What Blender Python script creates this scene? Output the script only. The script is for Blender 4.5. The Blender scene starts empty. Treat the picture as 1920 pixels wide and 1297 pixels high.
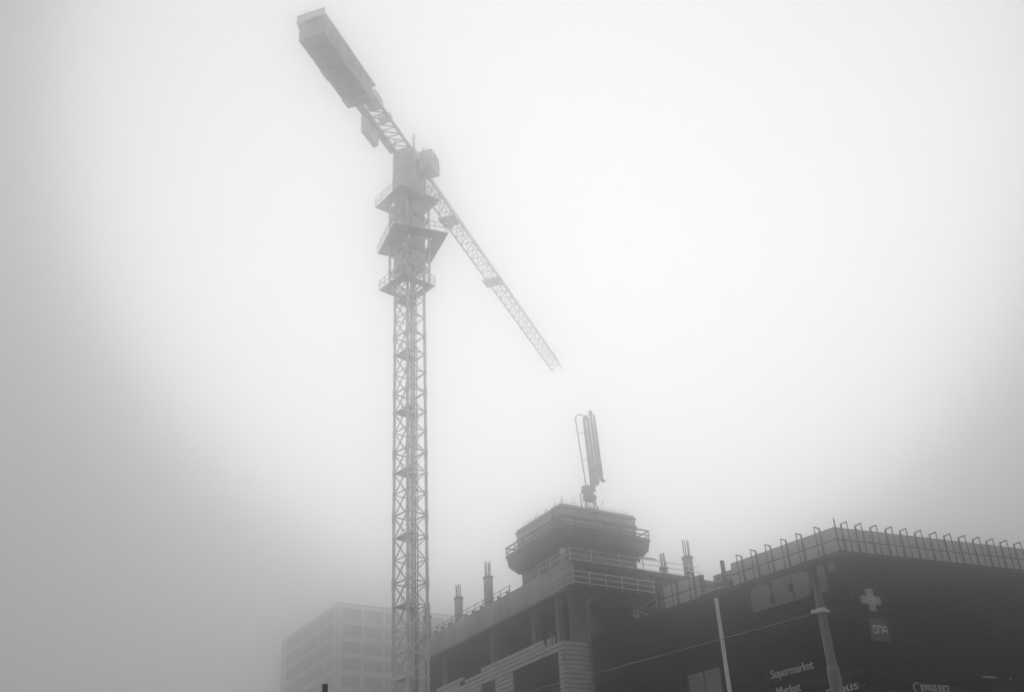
import bpy, bmesh, math, random
from mathutils import Vector, Matrix, Quaternion
random.seed(7)
R = math.radians
S = bpy.context.scene
COL = S.collection

# ------------------------------------------------------------------ camera
PITCH, ROLL = R(29.62), R(-3.28)
cam_d = bpy.data.cameras.new('camera')
cam = bpy.data.objects.new('camera', cam_d)
COL.objects.link(cam)
fwd = Vector((0, math.cos(PITCH), math.sin(PITCH)))
r0 = Vector((1, 0, 0)); u0 = r0.cross(fwd)
rt = r0 * math.cos(ROLL) + u0 * math.sin(ROLL)
up = -r0 * math.sin(ROLL) + u0 * math.cos(ROLL)
cam.matrix_world = Matrix((( rt.x, up.x, -fwd.x, 0), (rt.y, up.y, -fwd.y, 0), (rt.z, up.z, -fwd.z, 1.6), (0, 0, 0, 1)))
cam_d.sensor_width = 36.0
cam_d.lens = 36.0 * 2000.0 / 1920.0
cam_d.clip_start = 0.1
cam_d.clip_end = 3000
S.camera = cam

# ------------------------------------------------------------------ sky, sun, exposure
SUN_EL, SUN_AZ = R(41), R(4)          # veiled sun, up behind the fog
w = bpy.data.worlds.new('World'); S.world = w; w.use_nodes = True
nt = w.node_tree; nt.nodes.clear()
sky = nt.nodes.new('ShaderNodeTexSky'); sky.sky_type = 'NISHITA'; sky.sun_disc = False
sky.sun_elevation = SUN_EL; sky.sun_rotation = SUN_AZ
sky.air_density = 1.0; sky.dust_density = 6.0; sky.ozone_density = 1.0
bw = nt.nodes.new('ShaderNodeRGBToBW')
bg = nt.nodes.new('ShaderNodeBackground'); bg.inputs['Strength'].default_value = 0.13
out = nt.nodes.new('ShaderNodeOutputWorld')
flat = nt.nodes.new('ShaderNodeMath'); flat.operation = 'POWER'; flat.inputs[1].default_value = 0.10   # cloud cover evens the dome out
gain = nt.nodes.new('ShaderNodeMath'); gain.operation = 'MULTIPLY'; gain.inputs[1].default_value = 9.0
nt.links.new(sky.outputs[0], bw.inputs[0]); nt.links.new(bw.outputs[0], flat.inputs[0])
nt.links.new(flat.outputs[0], gain.inputs[0])
# overcast dome: dimmer towards the horizon, the same in every direction round it
tcw = nt.nodes.new('ShaderNodeTexCoord'); sep = nt.nodes.new('ShaderNodeSeparateXYZ')
nt.links.new(tcw.outputs['Generated'], sep.inputs[0])
oc = nt.nodes.new('ShaderNodeMapRange'); oc.inputs['From Min'].default_value = 0; oc.inputs['From Max'].default_value = 0.55
oc.inputs['To Min'].default_value = 0.6; oc.inputs['To Max'].default_value = 1.0
nt.links.new(sep.outputs['Z'], oc.inputs['Value'])
ocm = nt.nodes.new('ShaderNodeMath'); ocm.operation = 'MULTIPLY'
nt.links.new(gain.outputs[0], ocm.inputs[0]); nt.links.new(oc.outputs[0], ocm.inputs[1]); nt.links.new(ocm.outputs[0], bg.inputs['Color'])
nt.links.new(bg.outputs[0], out.inputs['Surface'])
sun_d = bpy.data.lights.new('sun', 'SUN'); sun_d.energy = 1.5; sun_d.angle = R(50)
sun_d.color = (1, 1, 1)
sun = bpy.data.objects.new('sun', sun_d); COL.objects.link(sun)
sv = Vector((math.sin(SUN_AZ) * math.cos(SUN_EL), math.cos(SUN_AZ) * math.cos(SUN_EL), math.sin(SUN_EL)))
sun.rotation_mode = 'QUATERNION'; sun.rotation_quaternion = sv.to_track_quat('Z', 'Y')
sun.location = (20, 120, 160)
S.view_settings.view_transform = 'Standard'; S.view_settings.look = 'None'
S.view_settings.exposure = -1.6; S.view_settings.gamma = 1.0
S.view_settings.use_curve_mapping = False
S.cycles.volume_bounces = 7
S.cycles.max_bounces = 10
S.cycles.use_denoising = True
S.cycles.use_adaptive_sampling = False
HAZE_DENSITY, HAZE_G, HAZE_ALBEDO = 0.0066, 0.96, 0.97

# ------------------------------------------------------------------ materials
def mat(name, v, rough=0.7, amp=0.25, scale=0.6, metal=0.0, bump=0.0, streak=1.0, bscale=None, spec=0.4):
    m = bpy.data.materials.new(name); m.use_nodes = True
    n = m.node_tree.nodes; l = m.node_tree.links
    b = n['Principled BSDF']
    b.inputs['Roughness'].default_value = rough; b.inputs['Metallic'].default_value = metal
    b.inputs['Specular IOR Level'].default_value = spec
    tc = n.new('ShaderNodeNewGeometry')
    mp = n.new('ShaderNodeMapping'); mp.inputs['Scale'].default_value = (1, 1, 1.0 / streak)
    l.new(tc.outputs['Position'], mp.inputs['Vector'])
    t = n.new('ShaderNodeTexNoise'); t.inputs['Scale'].default_value = scale; t.inputs['Detail'].default_value = 7; t.inputs['Roughness'].default_value = 0.65
    l.new(mp.outputs[0], t.inputs['Vector'])
    r = n.new('ShaderNodeValToRGB'); lo, hi = max(v * (1 - amp), 0.002), min(v * (1 + amp), 0.9)
    r.color_ramp.elements[0].position = 0.3; r.color_ramp.elements[0].color = (lo, lo, lo, 1)
    r.color_ramp.elements[1].position = 0.7; r.color_ramp.elements[1].color = (hi, hi, hi, 1)
    l.new(t.outputs['Fac'], r.inputs['Fac']); l.new(r.outputs['Color'], b.inputs['Base Color'])
    if bump:
        t2 = n.new('ShaderNodeTexNoise'); t2.inputs['Scale'].default_value = bscale or scale * 8; t2.inputs['Detail'].default_value = 4
        l.new(mp.outputs[0], t2.inputs['Vector'])
        bp = n.new('ShaderNodeBump'); bp.inputs['Strength'].default_value = bump; bp.inputs['Distance'].default_value = 0.05
        l.new(t2.outputs['Fac'], bp.inputs['Height']); l.new(bp.outputs[0], b.inputs['Normal'])
    return m

M = {}
M['concrete'] = mat('concrete', 0.46, 0.85, 0.35, 0.35, bump=0.3, streak=4)
M['raw_concrete'] = mat('raw_concrete', 0.3, 0.9, 0.4, 0.5, bump=0.3, streak=3)
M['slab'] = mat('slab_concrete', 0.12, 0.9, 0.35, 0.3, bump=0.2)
M['cladding_white'] = mat('fibre_cement', 0.72, 0.6, 0.12, 0.8)
M['louvre'] = mat('louvre_metal', 0.16, 0.5, 0.15, 0.6, metal=0.3)
M['dark_void'] = mat('dark_infill_and_shade', 0.04, 0.9, 0.3, 0.5)  # near-black infill; inside the open storey this colour stands in for shade
M['asphalt'] = mat('asphalt', 0.05, 0.9, 0.3, 0.4, bump=0.3, bscale=20)
M['paving'] = mat('paving', 0.18, 0.85, 0.25, 0.5)
M['panel'] = mat('plastic_panel', 0.6, 0.55, 0.15, 0.5)
M['panel_upper'] = mat('plastic_panel_upper', 0.52, 0.55, 0.15, 0.6)
M['dark_steel'] = mat('dark_steel', 0.05, 0.55, 0.3, 1.5, metal=0.4)
M['steel'] = mat('galvanised_steel', 0.42, 0.5, 0.2, 1.2, metal=0.5)
M['rail'] = mat('painted_rail', 0.78, 0.5, 0.2, 1.5)
M['timber'] = mat('formwork_timber', 0.10, 0.8, 0.35, 1.2)
M['ply'] = mat('formwork_plywood', 0.42, 0.75, 0.3, 0.5, streak=2)
M['rebar'] = mat('rusty_rebar', 0.06, 0.8, 0.3, 3)
M['crane'] = mat('crane_paint', 0.82, 0.5, 0.18, 0.9)
M['crane_grey'] = mat('crane_grey', 0.8, 0.6, 0.2, 0.7)
M['ballast'] = mat('ballast_concrete', 0.42, 0.85, 0.25, 0.6)
M['glass'] = mat('window_glass', 0.03, 0.08, 0.1, 0.5, spec=0.6)
M['tower_glass'] = mat('tower_glass', 0.22, 0.2, 0.1, 0.5, spec=0.6)
M['boom'] = mat('boom_paint', 0.34, 0.45, 0.2, 0.8)
M['far_wall'] = mat('tower_render', 0.75, 0.8, 0.15, 0.2)
M['pole'] = mat('weathered_pole', 0.30, 0.5, 0.3, 2.5, metal=0.2, streak=6)
M['flag'] = mat('white_pole', 0.82, 0.4, 0.12, 2.0)
M['wire'] = mat('bare_wire', 0.55, 0.5, 0.1, 1.0)
M['letter_grey'] = mat('unlit_letter', 0.22, 0.45, 0.2, 1.5)
M['sign_white'] = mat('sign_white', 0.85, 0.5, 0.08, 2.0)
M['sign_dim'] = mat('sign_dim', 0.07, 0.5, 0.2, 2.0)
M['sign_grey'] = mat('sign_grey', 0.12, 0.5, 0.12, 1.0)
M['cross'] = mat('sign_cross', 0.5, 0.5, 0.12, 1.5)
M['shutter'] = mat('shutter_panel', 0.34, 0.6, 0.15, 0.8)

def cladding(name, v):
    m = mat(name, v, 0.6, 0.25, 0.25, metal=0.0, spec=0.25)
    n = m.node_tree.nodes; l = m.node_tree.links; b = n['Principled BSDF']
    g = n.new('ShaderNodeNewGeometry'); sx = n.new('ShaderNodeSeparateXYZ'); l.new(g.outputs['Position'], sx.inputs[0])
    mu = n.new('ShaderNodeMath'); mu.operation = 'MULTIPLY'; mu.inputs[1].default_value = 2 * math.pi / 0.2
    l.new(sx.outputs['Z'], mu.inputs[0])
    si = n.new('ShaderNodeMath'); si.operation = 'SINE'; l.new(mu.outputs[0], si.inputs[0])
    bp = n.new('ShaderNodeBump'); bp.inputs['Strength'].default_value = 0.5; bp.inputs['Distance'].default_value = 0.03
    l.new(si.outputs[0], bp.inputs['Height']); l.new(bp.outputs[0], b.inputs['Normal'])
    return m
M['facade'] = cladding('black_cladding', 0.014)
M['facade_b'] = cladding('charcoal_cladding', 0.024)

# ------------------------------------------------------------------ builders
class MB:
    def __init__(s): s.v = []; s.f = []
    def box(s, c, d, rot=None):
        b = len(s.v); c = Vector(c); h = Vector(d) / 2
        for x in (-1, 1):
            for y in (-1, 1):
                for z in (-1, 1):
                    p = Vector((x * h.x, y * h.y, z * h.z))
                    if rot: p = rot @ p
                    s.v.append(p + c)
        s.f += [tuple(b + i for i in q) for q in ((0, 1, 3, 2), (4, 6, 7, 5), (0, 4, 5, 1), (2, 3, 7, 6), (0, 2, 6, 4), (1, 5, 7, 3))]
        return s
    def bar(s, p, q, wd, hd=None):
        p, q = Vector(p), Vector(q); d = q - p
        return s.box((p + q) / 2, (wd, hd or wd, d.length), d.to_track_quat('Z', 'Y').to_matrix())
    def tube(s, p, q, ra, rb=None, n=10):
        p, q = Vector(p), Vector(q); rb = ra if rb is None else rb
        m = (q - p).to_track_quat('Z', 'Y').to_matrix(); b = len(s.v)
        for c, r in ((p, ra), (q, rb)):
            for i in range(n):
                a = 2 * math.pi * i / n
                s.v.append(c + m @ Vector((math.cos(a) * r, math.sin(a) * r, 0)))
        for i in range(n):
            j = (i + 1) % n; s.f.append((b + i, b + j, b + n + j, b + n + i))
        s.f.append(tuple(b + i for i in reversed(range(n)))); s.f.append(tuple(b + n + i for i in range(n)))
        return s
    def path(s, pts, r, n=8):
        for p, q in zip(pts, pts[1:]): s.tube(p, q, r, n=n)
        return s
    def prism(s, poly, y0, y1):
        """polygon in local x,z extruded along y"""
        b = len(s.v); n = len(poly)
        for y in (y0, y1):
            for x, z in poly: s.v.append(Vector((x, y, z)))
        s.f.append(tuple(range(b, b + n))); s.f.append(tuple(reversed(range(b + n, b + 2 * n))))
        for i in range(n):
            j = (i + 1) % n; s.f.append((b + i, b + n + i, b + n + j, b + j))
        return s
    def prism_z(s, poly, z0, z1):
        b = len(s.v); n = len(poly)
        for z in (z0, z1):
            for x, y in poly: s.v.append(Vector((x, y, z)))
        s.f.append(tuple(reversed(range(b, b + n)))); s.f.append(tuple(range(b + n, b + 2 * n)))
        for i in range(n):
            j = (i + 1) % n; s.f.append((b + i, b + j, b + n + j, b + n + i))
        return s
    def mesh(s, name, m):
        me = bpy.data.meshes.new(name); me.from_pydata([tuple(v) for v in s.v], [], s.f)
        bm = bmesh.new(); bm.from_mesh(me); bmesh.ops.recalc_face_normals(bm, faces=bm.faces); bm.to_mesh(me); bm.free()
        me.materials.append(M[m]); return me
    def build(s, name, m, parent=None):
        return link(name, s.mesh(name, m), parent)

def link(name, me, parent=None):
    o = bpy.data.objects.new(name, me); COL.objects.link(o)
    if parent: o.parent = parent
    return o
def root(name, loc, az, label, cat, group=None):
    """Empty whose local +x runs along azimuth az (degrees, 0 = +Y, clockwise)"""
    o = bpy.data.objects.new(name, None); COL.objects.link(o); o.empty_display_size = 0.5
    o.location = loc; o.rotation_euler = (0, 0, R(90 - az))
    return tag(o, label, cat, group)
def tag(o, label, cat, group=None):
    o['label'] = label; o['category'] = cat
    if group: o['group'] = group
    return o
def structure(o): o['kind'] = 'structure'; return o
def stuff(o): o['kind'] = 'stuff'; return o
_unit = {}
def ucube(m):
    if m not in _unit: _unit[m] = MB().box((0, 0, 0), (1, 1, 1)).mesh('block_' + m, m)
    return _unit[m]
def cube(name, c, d, m, parent):
    o = link(name, ucube(m), parent); o.location = c; o.scale = d; return o
def beam(name, p, q, wd, m, parent, hd=None):
    p, q = Vector(p), Vector(q); d = q - p
    o = link(name, ucube(m), parent); o.location = (p + q) / 2
    o.rotation_mode = 'QUATERNION'; o.rotation_quaternion = d.to_track_quat('Z', 'Y'); o.scale = (wd, hd or wd, d.length); return o
def text_mesh(s, m, width, height, depth, bold=0.0):
    cu = bpy.data.curves.new('lettering', 'FONT'); cu.body = s; cu.extrude = 0.02; cu.offset = bold; cu.resolution_u = 3
    o = bpy.data.objects.new('lettering', cu); COL.objects.link(o)
    bpy.context.view_layer.update()
    me = bpy.data.meshes.new_from_object(o.evaluated_get(bpy.context.evaluated_depsgraph_get()))
    bpy.data.objects.remove(o)
    xs = [v.co.x for v in me.vertices]; ys = [v.co.y for v in me.vertices]
    x0, x1 = min(xs), max(xs); base = min(ys) if height < 0 else 0.0
    top = max(ys)
    sx, sy = width / (x1 - x0), abs(height) / (top - base)
    for v in me.vertices:
        x, y, z = v.co
        v.co = ((x - x0) * sx, -z / 0.02 * depth / 2, (y - base) * sy)    # stands in local x,z ; faces -y
    me.materials.clear(); me.materials.append(M[m]); return me

def az_vec(a): return Vector((math.sin(R(a)), math.cos(R(a)), 0))

# ================================================================== THE SETTING
g = MB().box((0, 60, -0.15), (620, 620, 0.3)).build('ground', 'asphalt'); structure(g)
pv = MB().prism_z([(-30, 60), (60, 60), (60, 66), (-30, 66)], 0.004, 0.13).build('pavement', 'paving'); structure(pv)
kb = cube('kerb', (15, 59.85, 0.07), (90, 0.28, 0.15), 'concrete', pv)
pv2 = MB().prism_z([(-40, 17), (40, 17), (40, 30), (-40, 30)], 0.004, 0.13).build('pavement', 'paving'); structure(pv2)

# ================================================================== SHOPPING CENTRE
RC = Vector((23.29, 76.53, 0)); ZR = 26.19
AL, AR = -41.6, 65.2
mall = root('shopping_centre', RC, 0, 'black ribbed shopping centre with shop signs round its blunt corner', 'building')
def Lp(s, n=0.0, z=0.0):
    """point on the left facade: s metres from the corner, n metres out of the wall (mall-local)"""
    d = az_vec(AL); nn = Vector((-d.y, d.x, 0))     # outward
    if nn.y > 0: nn = -nn
    p = d * s + nn * n; return mall_loc(p, z)
def Rp(s, n=0.0, z=0.0):
    d = az_vec(AR); nn = Vector((d.y, -d.x, 0))
    if nn.y > 0: nn = -nn
    p = d * s + nn * n; return mall_loc(p, z)
inv = Matrix.Rotation(-R(90), 3, 'Z')
def mall_loc(p, z):
    q = inv @ Vector((p.x, p.y, 0)); return Vector((q.x, q.y, z))
def wall_poly(f, a, b, n0, n1):
    return [f(a, n0)[:2], f(b, n0)[:2], f(b, n1)[:2], f(a, n1)[:2]]
# core volume of the building (behind the cladding)
c0 = Lp(0, -0.25); cl = Lp(26.6, -0.25); cr = Rp(46, -0.25)
back_l = mall_loc(az_vec(AL) * 26.6 + az_vec(59.5) * 34, 0); back_r = mall_loc(az_vec(AR) * 46 + Vector((-6, 36, 0)), 0)
MB().prism_z([c0[:2], cl[:2], back_l[:2], back_r[:2], cr[:2]], 0, ZR - 0.25).build('wall', 'dark_void', mall)
MB().prism_z([Lp(0, .02)[:2], Lp(26.65, .02)[:2], back_l[:2], back_r[:2], Rp(46, .02)[:2]], ZR - 0.246, ZR).build('roof', 'slab', mall)
# cladding panels: separate sheets with vertical joints
def lpanel(a, b, z0, z1, m, n1=0.0):
    return MB().prism_z(wall_poly(Lp, a, b, -0.246, n1), z0, z1).build('facade_panel', m, mall)
def rpanel(a, b, z0, z1, m):
    return MB().prism_z(wall_poly(Rp, a, b, -0.246, 0), z0, z1).build('facade_panel', m, mall)
WX0, WX1, WZ0, WZ1 = 12.64, 16.24, 17.6, 20.65
lpanel(-0.0, 8.38, 0, ZR - 0.27, 'facade')
lpanel(8.41, WX0, 0, ZR - 0.27, 'facade_b', -0.01)
lpanel(WX0, WX1, WZ1, ZR - 0.27, 'facade_b', -0.01)
lpanel(WX0, WX1, 0, WZ0, 'facade_b', -0.01)
lpanel(WX1, 17.5, 0, ZR - 0.27, 'facade_b', -0.01)
lpanel(17.53, 26.6, 0, ZR - 0.27, 'facade_b', -0.02)
for a in (0, 11.5, 23, 34.5):
    rpanel(a + (0.03 if a else 0.0), a + 11.5, 0, ZR - 0.27, 'facade')
# roof edge flashing
MB().prism_z(wall_poly(Lp, -0.0, 26.6, 0.022, 0.06), ZR - 0.16, ZR + 0.03).build('flashing', 'dark_steel', mall)
MB().prism_z(wall_poly(Rp, -0.0, 46, 0.022, 0.06), ZR - 0.16, ZR + 0.03).build('flashing', 'dark_steel', mall)
# window with roller shutter panels, set back in the wall
win = MB()
for a, b, z0, z1 in ((WX0, WX1, WZ1 - .1, WZ1), (WX0, WX1, WZ0, WZ0 + .1), (WX0, WX0 + .1, WZ0 + .1, WZ1 - .1), (WX1 - .1, WX1, WZ0 + .1, WZ1 - .1), (14.4, 14.48, WZ0 + .1, WZ1 - .1)):
    win.prism_z(wall_poly(Lp, a + .003, b - .003, -.24, -.06), z0, z1)
win = win.build('window', 'dark_steel', mall)
for a, b in ((WX0 + .11, 14.39), (14.49, WX1 - .11)):
    z = WZ0 + .11
    while z < WZ1 - .2:
        h = min(0.46, WZ1 - .11 - z)
        MB().prism_z(wall_poly(Lp, a, b, -.23, -.12 - random.random() * .01), z, z + h - .02).build('pane', 'shutter', win); z += h

# ---- signs on the mall
def sign_root(name, f, s, n, z, az, label, cat='sign'):
    p = f(s, n, z); q = Matrix.Rotation(R(90), 3, 'Z') @ p
    o = root(name, Vector((RC.x + q.x, RC.y + q.y, z)), az, label, cat); return o
# left facade signs: local +x runs from the far end towards the corner
LX = AL + 180
sr = sign_root('facade_sign', Lp, 8.45, 0.01, 23.6, LX, 'large grey unlit letters REDI with an asterisk under the roof edge')
def letter(poly, name='letter', d=0.22, m='letter_grey'):
    return MB().prism(poly, -d, 0).build(name, m, sr)
letter([(0, 0), (-.02, .95), (.05, 1.45), (.3, 1.86), (.75, 2.02), (1.3, 1.96), (1.72, 1.72), (1.92, 1.35), (1.86, .95), (1.62, .68), (2.06, .02), (.98, 0), (.86, .3), (.72, 0)])
letter([(2.17, 0), (2.17, 1.98), (3.9, 1.98), (3.9, 1.34), (3.5, 1.3), (3.5, .78), (3.66, .74), (3.98, 0)])
letter([(4.08, 0), (4.03, 1.98), (5.0, 1.98), (5.4, 1.75), (5.55, 1.2), (5.52, .65), (5.3, .2), (4.95, 0)])
letter([(5.72, 0), (5.72, 1.98), (6.9, 1.98), (6.98, 0)])
st = []
for i in range(16):
    a = 2 * math.pi * i / 16 + .2; r_ = .47 if i % 2 == 0 else .2
    st.append((7.53 + r_ * math.cos(a), 1.6 + r_ * math.sin(a)))
letter(st, 'asterisk', .12)
# facets on R and E: shallow ridges, as on folded metal letters
for pts, w_ in ((((.6, -.235, 1.25), (1.7, -.235, 1.0)), .07), (((.15, -.235, .3), (.8, -.235, .5)), .07), (((2.9, -.235, .55), (3.8, -.235, .25)), .08), (((2.5, -.235, 1.2), (3.4, -.235, 1.3)), .06)):
    beam('fold', pts[0], pts[1], .03, 'letter_grey', sr, w_)
# shop names
def word_sign(name, f, s, z, az, body, wd, ht, m, label, n=0.03, box=None, bold=0.01, depth=.06):
    o = sign_root(name, f, s, n, z, az, label)
    t = link('lettering', text_mesh(body, m, wd, ht, depth, bold), o); t.location = (0, -depth / 2 - .03, 0)
    if box: cube('backing_tray', box[0], box[1], box[2], o)
    else: cube('mounting_rail', (wd / 2, 0.0, abs(ht) * .35), (wd * .96, .04, .05), 'facade', o)
    return o
o = word_sign('shop_sign', Lp, 7.86, 18.50, LX, 'Supermarket', 3.82, .62, 'sign_white', 'white lettering Supermarket beside a small dim K', bold=.003)
k = link('letter', text_mesh('K', 'sign_dim', .34, .46, .05, .01), o); k.location = (-.52, -.05, .02)
for z_ in (.56, -.1): cube('trim_bar', (-.34, -.03, z_), (.5, .05, .06), 'sign_dim', o)
cube('bracket', (.32, -.03, -.27), (.14, .05, .3), 'sign_grey', o)
o = word_sign('shop_sign', Lp, 7.60, 17.20, LX, 'Market', 2.15, .62, 'sign_white', 'white lettering Market beneath the Supermarket lettering', bold=.003)
k = link('letter', text_mesh('K', 'sign_dim', .34, .46, .05, .01), o); k.location = (-.55, -.05, .02)
cube('trim_bar', (-.34, -.03, .56), (.5, .05, .06), 'sign_dim', o)
o = word_sign('shop_sign', Lp, 5.25, 17.32, LX, 'Dressmann', 5.1, .55, 'sign_dim', 'dim unlit lettering Dressmann on a low dark tray', bold=.02, box=((2.55, .004, .26), (5.35, .05, .72), 'facade_b'))
o = word_sign('shop_sign', Lp, 3.42, 16.42, LX, 'cubus', 2.7, .62, 'sign_white', 'white lettering cubus near the corner of the black wall', bold=.004)
# right facade signs
o = sign_root('pharmacy_sign', Rp, 1.71, 0.02, 22.56, AR, 'pale cross sign with a ringed round emblem', 'sign')
aw, al = .28, .83
cr_ = [(-aw, al), (aw, al), (aw, aw), (al, aw), (al, -aw), (aw, -aw), (aw, -al), (-aw, -al), (-aw, -aw), (-al, -aw), (-al, aw), (-aw, aw)]
MB().prism(cr_, -.25, -.02).build('cross', 'cross', o)
ring = MB()
pts = [(.36 * math.cos(2 * math.pi * i / 28), -.27, .36 * math.sin(2 * math.pi * i / 28)) for i in range(29)]
for p, q in zip(pts, pts[1:]): ring.bar(p, q, .035, .07)
ring.build('ring', 'sign_white', o)
MB().tube((0, -.252, 0), (0, -.262, 0), .33, n=28).build('disc', 'cross', o)
em = MB()
for sx in (-1, 1):
    em.path([(sx * .02, -.275, -.2), (sx * .06, -.275, -.02), (sx * .2, -.275, .12), (sx * .24, -.275, .02), (sx * .16, -.275, -.06)], .03, 6)
em.box((0, -.27, -.2), (.22, .02, .05)); em.box((0, -.27, .06), (.2, .02, .1))
em.build('emblem', 'sign_white', o)
cube('wall_bracket', (0, -.005, 0), (.3, .03, .3), 'dark_steel', o)
o = sign_root('shop_sign', Rp, 1.03, 0.02, 19.56, AR, 'square grey box sign reading DNA below the pale cross')
MB().box((.82, -.14, .82), (1.66, .24, 1.64)).build('box', 'sign_grey', o)
def strokes(name, segs, parent, wd=.115, m='sign_white', y=-.28):
    b = MB()
    for p, q in segs: b.bar((p[0], y, p[1]), (q[0], y, q[1]), .04, wd)
    return b.build(name, m, parent)
Z0, Z1 = .56, 1.14
def off(x, L): return [((x + a, Z0 + b * (Z1 - Z0)), (x + c, Z0 + d * (Z1 - Z0))) for (a, b), (c, d) in L]
strokes('letter', off(.26, [((0, 0), (0, 1)), ((0, .95), (.2, .95)), ((0, .05), (.2, .05)), ((.2, .95), (.3, .78)), ((.2, .05), (.3, .22)), ((.3, .78), (.3, .22))]), o)
strokes('letter', off(.70, [((0, 0), (0, 1)), ((0, .95), (.2, .95)), ((.2, .95), (.3, .8)), ((.3, .8), (.3, 0))]), o)
strokes('letter', off(1.12, [((0, 0), (0, .78)), ((0, .78), (.1, .95)), ((.1, .95), (.22, .95)), ((.22, .95), (.32, .78)), ((.32, .78), (.32, 0)), ((0, .4), (.32, .4))]), o)
o = word_sign('shop_sign', Rp, 4.58, 16.30, AR, 'JUNGLE JUICE', 2.65, .46, 'sign_white', 'white capitals JUNGLE JUICE BAR with a curled leaf mark', bold=.0)
t = link('lettering', text_mesh('BAR', 'sign_dim', .8, .36, .06, .01), o); t.location = (2.8, -.06, 0)
mk = MB(); pp = [(-.25 + .36 * math.cos(a), -.06, .2 + .34 * math.sin(a)) for a in [R(60 + i * 20) for i in range(13)]]
mk.path(pp, .045, 6); mk.build('leaf_mark', 'sign_white', o)
# wall lamp housing and a small lamp beside it
o = sign_root('wall_lamp', Rp, 11.1, 0.03, 17.45, AR, 'long pale hooded wall light above the shop signs', 'lamp')
MB().prism([(-.75, .12), (.65, .12), (.78, -.1), (-.6, -.1)], -.28, -.03).build('hood', 'sign_grey', o)
cube('diffuser', (.04, -.3, 0), (1.3, .05, .12), 'cross', o)
o = sign_root('wall_lamp', Rp, 13.3, 0.03, 17.45, AR, 'small round wall light beside the long hooded one', 'lamp')
MB().tube((0, -.03, 0), (0, -.2, 0), .1, .13, 12).build('housing', 'sign_grey', o)
MB().tube((0, -.2, .0), (0, -.23, 0), .09, n=12).build('lens', 'cross', o)

# ---- guard fences on the mall roof
SET = 0.8           # panels stand this far behind the roof edge
ZT = 28.62
def fence(f, az, s_list, s0, s1, label, left):
    p0 = Matrix.Rotation(R(90), 3, 'Z') @ f(0, 0, 0)
    o = root('guard_fence', Vector((RC.x, RC.y, ZR)), az, label, 'fence')
    # local x along the wall, local -y outwards
    edges = [s0] + [s for s in s_list if s0 < s < s1] + [s1]
    sg = 1
    yin = SET * (-1 if left else 1)           # inward in local y
    for a, b in zip(edges, edges[1:]):
        c = (a + b) / 2
        j = random.uniform(-.015, .015)
        cube('panel', (c, yin * 1.03 + j, .62), (b - a - .03, .03, 1.20), 'panel', o)
        cube('panel', (c, yin * 1.03 + j, 1.72), (b - a - .03, .03, .96), 'panel_upper', o)
        cube('rail', (c, yin * .985, 1.235), (b - a, .05, .07), 'dark_steel', o)
    for s in s_list:
        fr = MB()
        fr.box((s, yin * .92, 1.2), (.12, .09, 2.4))            # thick inner post
        fr.box((s, yin * .08, 1.2), (.06, .06, 2.4))            # thin outer post
        fr.box((s, yin * .5, 2.43), (.07, SET * .9, .08))       # cross bar
        fr.box((s, yin * .5, .05), (.06, SET * .9, .06))         # foot
        fr.box((s, yin * .92, 2.5), (.03, .03, .12))
        fr.build('post_frame', 'dark_steel', o)
    return o
frR = [1.25, 2.6, 4.05, 5.53, 6.96, 8.44, 9.93, 11.4, 12.9, 14.4, 15.85, 17.33, 18.83, 20.3, 21.8, 23.3, 24.8, 26.3]
fence(Rp, AR, frR, .45, 26.3, 'long pale panel guard fence with dark post frames above the cross and DNA signs', False)
frL = [9.43, 7.96, 6.51, 4.99, 3.52, 1.84]
f1 = fence(Lp, AL, sorted(frL), .45, 10.7, 'pale panel guard fence with dark post frames above the REDI letters', True)
f2 = fence(Lp, AL, [14.62, 16.6, 18.3], 13.8, 18.6, 'short pale panel guard fence between the roof gap and the building site', True)
cp = tag(MB().box((0, 0, 1.25), (.09, .09, 2.5)).box((0, 0, 2.55), (.04, .04, .14)).build('corner_post', 'dark_steel'), 'single dark post standing on the blunt roof corner', 'post')
q = Matrix.Rotation(R(90), 3, 'Z') @ Lp(0.03, -.08); cp.location = (RC.x + q.x, RC.y + q.y, ZR)
# gap in the fence: gate posts, mesh panel, tarp, landing board
gp = root('roof_gate', Vector((RC.x, RC.y, ZR)), AL, 'open roof gap with dark posts, mesh panel and a pale landing board', 'gate')
cube('post', (13.72, -.5, .95), (.2, .16, 1.9), 'dark_steel', gp)
cube('post', (13.30, -.3, .95), (.12, .12, 1.9), 'dark_steel', gp)
cube('post', (10.95, -.1, 1.2), (.22, .3, 2.4), 'timber', gp)
cube('landing_board', (12.2, .15, .09), (2.7, .75, .1), 'panel', gp)
cube('tarpaulin', (12.15, -2.3, .75), (3.3, .12, 1.5), 'dark_void', gp)
for zz in (1.65, 1.98, 2.3): cube('mesh_rail', (12.2, -2.5, zz), (3.6, .05, .05), 'dark_steel', gp)
for i in range(13): cube('mesh_bar', (10.45 + i * .29, -2.5, 1.95), (.03, .03, .72), 'dark_steel', gp)
cube('mesh_infill', (12.2, -2.56, 1.98), (3.5, .02, .66), 'panel', gp)

# ================================================================== CONCRETE FRAME BUILDING (under construction)
PC = Vector((3.10, 95.95, 0)); AC = -32.4
site = root('concrete_frame', PC, AC, 'unfinished concrete storey on pale clad base, open at the side with bare columns', 'building')
# local x = along the left face (away), local y<0 = inward (behind the left face), right face lies on x = 0
def I(y): return -y
LEN = 30.2
# clad base
MB().box((LEN / 2, -9, 12.5), (LEN, 17.5, 25)).build('wall', 'dark_void', site)
MB().box((LEN / 2 , -9.05, 25.25), (LEN - .1, 17.7, .5)).build('floor_slab', 'slab', site)
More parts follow.
